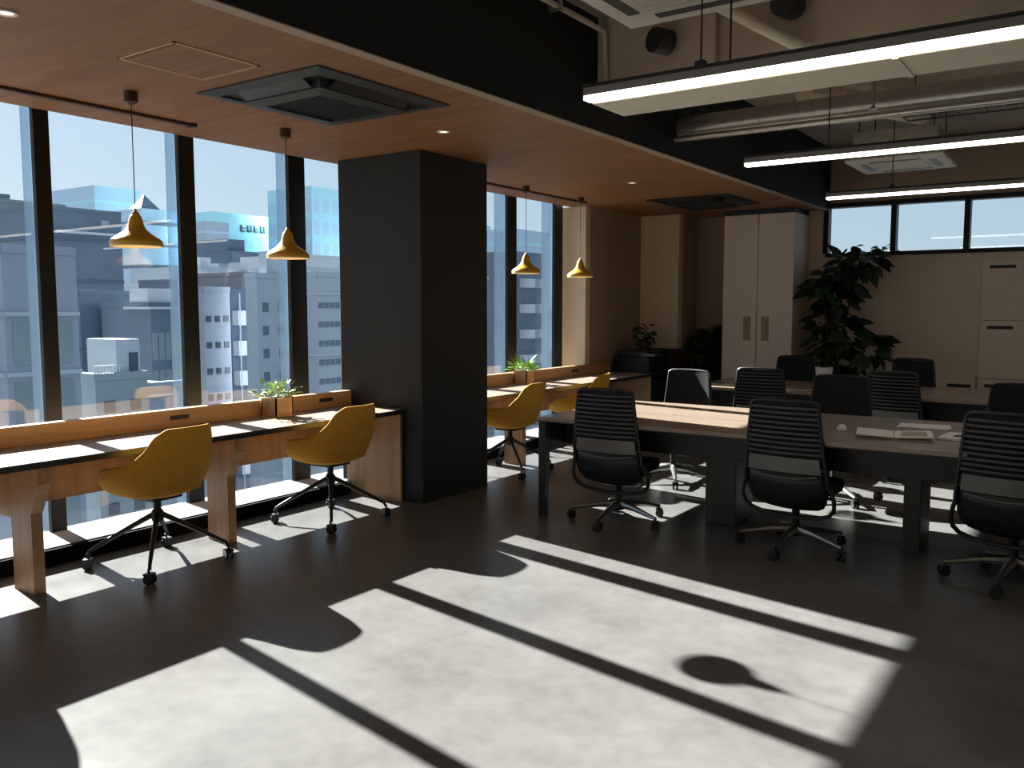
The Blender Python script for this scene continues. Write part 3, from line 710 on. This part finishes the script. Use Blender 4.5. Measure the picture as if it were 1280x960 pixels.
# bushy plants
def bush(name, label, loc, pot, blobs, n, L, W, seed, m='leaf', pot_m='ceramic', trunk=None):
    rnd = random.Random(seed); r = thing(name, label, 'plant', loc)
    pr_, ph = pot
    MB().lathe([(0.001, 0), (pr_ * 0.74, 0), (pr_ * 0.95, ph * 0.6), (pr_, ph), (pr_ * 0.93, ph), (pr_ * 0.9, ph * 0.9), (0.001, ph * 0.9)], n=28).build('pot', M[pot_m], r, smooth=True)
    MB().lathe([(0.001, ph * 0.90), (pr_ * 0.9, ph * 0.90), (pr_ * 0.85, ph * 0.93), (0.001, ph * 0.94)], n=20).build('soil', M['soil'], r)
    me = leaf_mesh('leaf', L, W, M[m], 0.35)
    for (cx, cy, cz, br) in blobs:
        pts = [(0, 0, ph * 0.9), (cx * 0.3, cy * 0.3, ph + (cz - ph) * 0.45), (cx * 0.8, cy * 0.8, cz - br * 0.2), (cx, cy, cz)]
        MB().tube(pts, [0.018, 0.014, 0.009, 0.005], 7).build('branch', M['bark'], r, smooth=True)
    tot = sum(b[3] ** 2 for b in blobs)
    for (cx, cy, cz, br) in blobs:
        for k in range(int(n * br * br / tot)):
            d = Vector((rnd.gauss(0, 1), rnd.gauss(0, 1), rnd.gauss(0, 1))).normalized(); q = br * rnd.uniform(0.35, 1.0) ** 0.7
            p = Vector((cx, cy, cz)) + d * q
            leaf(me, r, p, (d.x + rnd.uniform(-.5, .5), d.y + rnd.uniform(-.5, .5), d.z * 0.5 - 0.25), rnd.uniform(-1, 1), rnd.uniform(0.7, 1.2))
    return r
bush('tall_plant', 'tall drooping dark green plant under the back windows beside the closet', (-2.63, 10.28, 0), (0.19, 0.50),
     [(0.12, -0.02, 1.93, 0.25), (-0.08, 0.0, 1.80, 0.18), (0.30, 0.0, 2.0, 0.18), (0.02, 0, 1.62, 0.22), (-0.05, 0, 1.35, 0.19), (0.12, 0, 1.18, 0.2), (-0.08, -0.05, 1.05, 0.18), (0.38, -0.05, 1.02, 0.19), (0.05, 0, 0.9, 0.2), (-0.16, -0.05, 1.70, 0.12)], 298, 0.20, 0.12, 3)
bush('bushy_plant', 'dense dark bushy plant standing in the recess left of the closet', (-4.20, 10.42, 0), (0.12, 0.40),
     [(0, 0, 1.08, 0.14), (-0.05, -0.1, 0.9, 0.14), (0.05, -0.1, 0.82, 0.14), (0, 0, 0.60, 0.16), (0.02, 0, 1.18, 0.10)], 290, 0.16, 0.10, 5, pot_m='plastic')
bush('small_plant', 'small round green plant standing on the black appliances by left wall', (-4.70, 9.60, 0.975), (0.07, 0.11),
     [(0, 0, 0.20, 0.12), (0.05, 0, 0.15, 0.09), (-0.05, 0.0, 0.14, 0.09)], 90, 0.08, 0.04, 7, pot_m='plastic')
pp = thing('table_planter', 'small white pot with spiky plant on the far table, before the tall plant', 'plant', (-2.42, 9.12, TZ))
MB().lathe([(0.001, 0), (0.07, 0), (0.088, 0.165), (0.080, 0.165), (0.078, 0.15), (0.001, 0.15)], n=24).build('pot', M['ceramic'], pp, smooth=True)
me_ = leaf_mesh('leaf', 0.17, 0.03, M['leaf']); rnd = random.Random(2)
for k in range(26):
    a = rnd.uniform(0, 2 * pi); leaf(me_, pp, (0.02 * cos(a), 0.02 * sin(a), 0.15), (cos(a) * 0.6, sin(a) * 0.6, rnd.uniform(0.5, 1.4)))

# ================================================================== THE CITY OUTSIDE
GZ = -22.0
FOOT = []
struct('ground', MB().box(-900, -14, -200, 900, GZ - 0.5, GZ), mat('pale asphalt and plazas', (0.15, 0.155, 0.16), 0.9, noise=(0.06, 0.5)))
CM = {
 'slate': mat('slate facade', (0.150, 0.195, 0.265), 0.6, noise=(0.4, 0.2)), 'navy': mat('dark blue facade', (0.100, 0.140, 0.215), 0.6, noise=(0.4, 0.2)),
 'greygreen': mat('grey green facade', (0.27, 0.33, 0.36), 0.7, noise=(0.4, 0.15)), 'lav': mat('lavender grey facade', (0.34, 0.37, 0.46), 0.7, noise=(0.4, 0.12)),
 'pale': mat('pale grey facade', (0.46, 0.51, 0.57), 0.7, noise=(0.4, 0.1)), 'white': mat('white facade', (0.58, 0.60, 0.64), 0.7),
 'teal': mat('pale teal glass facade', (0.46, 0.74, 0.82), 0.4, 0.1), 'blue': mat('hazy blue facade', (0.48, 0.63, 0.76), 0.5, 0.1),  # lighter bluish tones put distance haze into the far facades
 'brown': mat('grey brown facade', (0.27, 0.26, 0.28), 0.8), 'win': mat('dark city window', (0.05, 0.07, 0.10), 0.2),
 'bluewin': mat('blue city window', (0.22, 0.33, 0.42), 0.15, 0.4), 'roof': mat('pale roof', (0.22, 0.22, 0.22), 0.9, noise=(0.5, 0.2)),
}
def building(name, label, D, W, y0, y1, top, m, win=None, roof='roof', extra=None, side=None, bands=None, wm='win', zmin=None):
    """street face towards +x at x = -D, depth W behind it; win = (columns, rows, w, h, first z below top, dz)"""
    FOOT.append((D - 1, D + W + 1, y0 - 1, y1 + 1))
    r = thing(name, label, 'building', (-D, (y0 + y1) / 2, GZ)); H = top - GZ; hy = (y1 - y0) / 2
    B(-W, 0, -hy, hy, 0, H).build('wall', CM[m], r)
    B(-W + 0.3, -0.3, -hy + 0.3, hy - 0.3, H - 0.1, H + 0.08).build('roof', CM[roof], r)
    pt = 0.25 if hy < 6 else 0.8
    pm = MB(); pm.box(-0.3, 0.05, -hy, hy, H - 0.0, H + pt); pm.box(-W, 0, -hy - 0.05, -hy + 0.3, H, H + pt); pm.build('parapet', CM[m], r)
    if win:
        cols, rows, ww, wh, z1, dz = win; me = None
        for j in range(rows):
            for i in range(cols):
                yy = -hy + (i + 0.5) * 2 * hy / cols; zz = H - z1 - j * dz
                if me is None:
                    f = B(-0.02, 0.03, -ww / 2, ww / 2, -wh / 2, wh / 2).build('window', CM[wm], r); me = f.data
                else:
                    f = bpy.data.objects.new('window', me); C.objects.link(f); f.parent = r
                f.location = (0, yy, zz)
    if side:
        cols, rows, ww, wh, z1, dz = side; me = None
        for j in range(rows):
            for i in range(cols):
                xx = -(i + 0.5) * W / cols; zz = H - z1 - j * dz
                if me is None:
                    f = B(-ww / 2, ww / 2, -0.04, 0.02, -wh / 2, wh / 2).build('window', CM[wm], r); me = f.data
                else:
                    f = bpy.data.objects.new('window', me); C.objects.link(f); f.parent = r
                f.location = (xx, -hy, zz)
    if bands:
        rows, h, z1, dz, bm = bands
        for j in range(rows):
            B(-0.05, 0.12, -hy, hy, H - z1 - j * dz - h / 2, H - z1 - j * dz + h / 2).build('floor_band', CM[bm], r)
            B(-W, 0, -hy - 0.12, -hy, H - z1 - j * dz - h / 2, H - z1 - j * dz + h / 2).build('floor_band', CM[bm], r)
    for e in (extra or []):
        nm, a, mm_ = e; B(a[0], a[1], a[2], a[3], H + a[4], H + a[5]).build(nm, CM[mm_], r)
    return r
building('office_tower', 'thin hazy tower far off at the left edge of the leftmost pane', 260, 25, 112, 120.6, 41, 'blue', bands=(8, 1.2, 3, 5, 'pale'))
building('office_block', 'slate office block behind the leftmost pane, stepped roof', 85, 20, 30, 40.3, 11.7, 'slate', bands=(7, 0.5, 1.5, 3.2, 'lav'), extra=[('penthouse', (-8, -2, -3, 1, 0, 1.6), 'slate')])
building('office_block', 'grey-green office block just left of the first mullion', 70, 14, 32.2, 37.5, 9.5, 'greygreen', win=(3, 8, 1.0, 1.5, 2.2, 3.2), wm='slate', extra=[('sign_board', (-0.4, 0.1, -1.4, 0.2, -1.3, -0.4), 'white'), ('sign_board', (-0.4, 0.1, -1.4, 0.4, -5.0, -4.7), 'white')])
building('office_block', 'wide dark slate block with a white roof line behind the first pendant', 62, 7, 31.2, 37.4, 8.4, 'slate', bands=(5, 0.18, 2.0, 3.0, 'navy'), extra=[('roof_line', (-0.1, 0.25, -2.0, 3.1, -1.6, -1.42), 'white'), ('dish', (-0.2, 0.2, 1.4, 2.0, -0.9, -0.5), 'lav')])
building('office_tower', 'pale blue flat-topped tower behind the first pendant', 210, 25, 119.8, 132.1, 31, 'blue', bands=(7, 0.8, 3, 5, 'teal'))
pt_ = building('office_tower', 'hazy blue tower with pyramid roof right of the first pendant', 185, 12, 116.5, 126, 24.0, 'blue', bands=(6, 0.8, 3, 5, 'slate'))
MB().add([(-9, -3, 24.0 - GZ), (-3, -3, 24.0 - GZ), (-3, 3, 24.0 - GZ), (-9, 3, 24.0 - GZ), (-6, 0, 28.2 - GZ)], [(0, 1, 4), (1, 2, 4), (2, 3, 4), (3, 0, 4), (3, 2, 1, 0)]).build('pyramid_roof', CM['slate'], pt_)
building('apartment_block', 'close lavender grey facade with recessed windows right of first mullion', 26, 3.0, 12.0, 14.15, 3.05, 'lav', win=(2, 5, 0.65, 1.25, 2.6, 1.75), wm='greygreen', bands=(5, 0.12, 1.75, 1.75, 'pale'))
building('warehouse', 'bright low white roofs beyond the navy block', 75, 24, 41.0, 52.5, 3.4, 'white', bands=(2, 0.3, 1.2, 2.5, 'pale'), extra=[('roof_unit', (-5, -2, -3, -0.5, 0, 1.2), 'white'), ('roof_unit', (-12, -9, 1, 4.0, 0, 1.9), 'pale')])
building('office_block', 'large dark navy block filling the second pane', 45, 9, 24.6, 28.9, 2.15, 'navy', bands=(3, 0.08, 3.0, 2.6, 'slate'), extra=[('roof_unit', (-3, -1.2, -1.6, -0.5, 0, 0.3), 'pale')])
building('office_block', 'narrow louvred block with rooftop box right of the navy block', 40, 4.5, 25.5, 27.0, 1.5, 'slate', win=(4, 5, 0.3, 1.4, 2.0, 1.9), wm='greygreen', extra=[('rooftop_box', (-1.8, -0.2, -0.75, 0.65, 0, 0.95), 'white'), ('roof_slab', (-2.0, 0.3, -1.0, 0.8, -0.1, 0.02), 'white')])
hb = building('house', 'small white house with two dark windows low in second pane', 30, 3.2, 16.85, 18.9, -1.15, 'greygreen', win=(2, 4, 0.42, 0.42, 0.98, 1.9), extra=[('stair_house', (-2.4, -0.4, 0.05, 1.0, 0, 1.45), 'pale'), ('door', (-0.42, -0.36, 0.55, 0.9, 0.0, 0.95), 'win')])
for k in range(9):
    B(-0.06, -0.02, -1.02 + k * 0.12, -0.99 + k * 0.12, -1.15 - GZ, -0.65 - GZ).build('baluster', CM['white'], hb)
B(-0.08, 0.0, -1.03, 0.02, -0.66 - GZ, -0.61 - GZ).build('handrail', CM['white'], hb)
building('house', 'pale low house with a lilac roof edge right of the small white house', 33, 4, 20.7, 23.0, -1.9, 'lav', win=(3, 3, 0.4, 0.5, 1.5, 1.9), bands=(1, 0.1, 0.3, 2, 'white'))
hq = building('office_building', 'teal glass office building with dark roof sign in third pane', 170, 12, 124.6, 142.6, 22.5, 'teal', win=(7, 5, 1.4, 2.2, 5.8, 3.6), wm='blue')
for k in range(4):
    g = MB(); y = -1.2 + k * 1.9; H = 22.5 - GZ - 2.4
    g.box(0.02, 0.25, y, y + 0.35, H - 0.8, H + 0.8); g.box(0.02, 0.25, y, y + 1.3, H - 0.8, H - 0.45)
    if k % 2: g.box(0.02, 0.25, y + 0.95, y + 1.3, H - 0.8, H + 0.8)
    else: g.box(0.02, 0.25, y, y + 1.3, H - 0.1, H + 0.2)
    g.build('sign_mark', CM['slate'], hq)
building('office_building', 'pale grey slab adjoining the teal office building on its left', 160, 8, 115.8, 121.6, 19.6, 'pale', bands=(6, 0.5, 2, 4, 'blue'))
building('office_block', 'blue-grey stepped block in front of the teal office building', 100, 12, 76.4, 81.8, 9.0, 'navy', extra=[('penthouse', (-9, -1, -2.7, 0.2, 0, 1.9), 'navy')])
building('apartment_block', 'grey lavender block with small dark windows right of second mullion', 38, 1.9, 27.2, 28.8, 2.3, 'lav', win=(3, 5, 0.3, 0.32, 1.4, 1.35))
fe = building('stair_tower', 'narrow dark building with stacked white balconies in third pane', 42, 4, 31.9, 32.9, 2.3, 'navy')
for k in range(6):
    z = 2.3 - GZ - 1.0 - k * 1.75
    B(0.0, 0.55, -0.42, 0.30, z - 0.85, z).build('balcony', CM['white'], fe)
B(0.5, 0.58, -0.34, -0.28, 8, 2.3 - GZ).build('pipe', CM['pale'], fe)
building('apartment_block', 'slim grey-brown tower beside the white balconies', 48, 5, 37.4, 38.75, 3.6, 'brown', bands=(10, 0.06, 1, 1.1, 'lav'), extra=[('tank', (-1.6, -0.5, -0.5, 0.4, 0, 0.9), 'white')])
building('apartment_block', 'light blue-grey block with paired windows behind second pendant', 36, 0.9, 28.95, 31.0, 3.0, 'pale', win=(2, 6, 0.36, 0.48, 1.5, 1.2), wm='slate', extra=[('rooftop_box', (-0.8, -0.2, -0.2, 0.7, 0, 1.4), 'pale')])
building('office_block', 'cluttered pale rooftops left in the third pane', 85, 14, 60.6, 66.0, 5.9, 'pale', win=(4, 4, 0.7, 0.9, 1.4, 2.0), wm='slate', extra=[('roof_unit', (-4, -1, -2, -0.6, 0, 1.3), 'white'), ('roof_unit', (-4, -1, 0.5, 2.2, 0, 0.7), 'lav')])
building('office_block', 'mid-grey flat block among the rooftops in third pane', 60, 10, 43.6, 46.4, 3.6, 'lav', win=(3, 4, 0.5, 0.6, 1.3, 1.6), extra=[('roof_unit', (-3, -1, -0.9, 0.2, 0, 0.8), 'white')])
building('office_block', 'off-white narrow block among the rooftops in third pane', 64, 8, 49.0, 51.2, 3.2, 'white', win=(2, 4, 0.5, 0.6, 1.3, 1.6), wm='slate', extra=[('roof_unit', (-3, -1, 0, 0.8, 0, 1.1), 'greygreen')])
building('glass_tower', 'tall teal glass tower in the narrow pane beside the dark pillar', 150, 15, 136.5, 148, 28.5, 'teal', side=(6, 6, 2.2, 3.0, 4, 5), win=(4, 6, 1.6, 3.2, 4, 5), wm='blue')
building('office_block', 'pale flat block below the teal glass tower', 80, 12, 71.5, 79, 7.6, 'white', bands=(3, 0.3, 1.5, 2.5, 'pale'))
building('apartment_block', 'pale facade with window rows in the pane beside the dark pillar', 34, 1.8, 31.2, 34.0, 3.1, 'pale', win=(7, 6, 0.32, 0.30, 1.5, 1.0), wm='slate', bands=(2, 0.08, 0.9, 3.2, 'white'))
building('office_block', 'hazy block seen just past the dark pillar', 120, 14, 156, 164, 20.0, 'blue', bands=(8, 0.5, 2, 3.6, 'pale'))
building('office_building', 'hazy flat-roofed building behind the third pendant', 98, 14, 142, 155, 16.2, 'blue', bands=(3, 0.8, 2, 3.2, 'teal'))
sb = building('apartment_block', 'slate apartment block with white balconies behind the third pendant', 50, 6, 72.4, 78.0, 6.9, 'slate')
for k in range(8):
    for yy in (-1.9, 0.2):
        B(0, 1.2, yy, yy + 1.1, 6.9 - GZ - 3.4 - k * 2.6, 6.9 - GZ - 2.5 - k * 2.6).build('balcony', CM['white'], sb)
# the rest of the low city, far too small to count: one object per tone, lots on separate plots
rnd = random.Random(11)
tones = ['pale', 'lav', 'greygreen', 'white', 'slate']
tone_word = {'pale': 'pale grey', 'lav': 'lavender', 'greygreen': 'grey-green', 'white': 'white', 'slate': 'slate'}
mbs = {t: MB() for t in tones}
def plot(D, y, s, w_, top):
    if any(D < f[1] and D + s > f[0] and y < f[3] and y + w_ > f[2] for f in FOOT): return
    m = mbs[rnd.choice(tones)]
    m.box(-D - s, -D, y, y + w_, GZ, top)
    h = top - GZ
    for k in range(int(w_ / 2.2)):
        if D < 150:
            for z in range(2, 8): m.box(-D, -D + 0.15, y + 0.5 + k * 2.2, y + 1.7 + k * 2.2, top - z * 2.6, top - z * 2.6 + 0.25)
    if rnd.random() < 0.7: m.box(-D - s * 0.6, -D - s * 0.2, y + w_ * 0.2, y + w_ * 0.6, top, top + rnd.uniform(0.8, 2.0))
for a in range(22):
    D = 124 + a * 16
    for b in range(60):
        y = D * 0.2 + b * 12
        if y > D * 1.9: break
        if 140 <= D <= 245 and 92 < y < 160: continue
        if D > 245 and 96 < y < 130: continue
        if 90 <= D <= 145 and 132 < y < 180: continue
        if rnd.random() < 0.85: plot(D, y, rnd.uniform(7, 12), rnd.uniform(6, 10.5), rnd.uniform(-12, 1.5 if D > 200 else -3))
for a in range(9):
    D = 30 + a * 10.5
    for b in range(14):
        y = D * 0.3 + b * 9
        if y > D * 1.8: break
        if rnd.random() < 0.62: plot(D, y, rnd.uniform(5, 8.5), rnd.uniform(4.5, 7.5), -rnd.uniform(12, 19) if D < 70 else -rnd.uniform(8, 16))
for t in tones:
    o = mbs[t].build('city_rooftops', CM[t]); tag(o, 'distant low %s rooftops spread between the named buildings' % tone_word[t], 'buildings', kind='stuff')
# hill line / treetops behind the clerestory
bush('tree_top', 'tree crown just showing above the sill of first clerestory window', (-4.1, 17.5, 0), (0.5, 0.6),
     [(0, 0, 2.35, 0.28), (0.5, 0, 2.48, 0.22), (-0.4, 0, 2.2, 0.2)], 120, 0.2, 0.1, 8, pot_m='plastic')
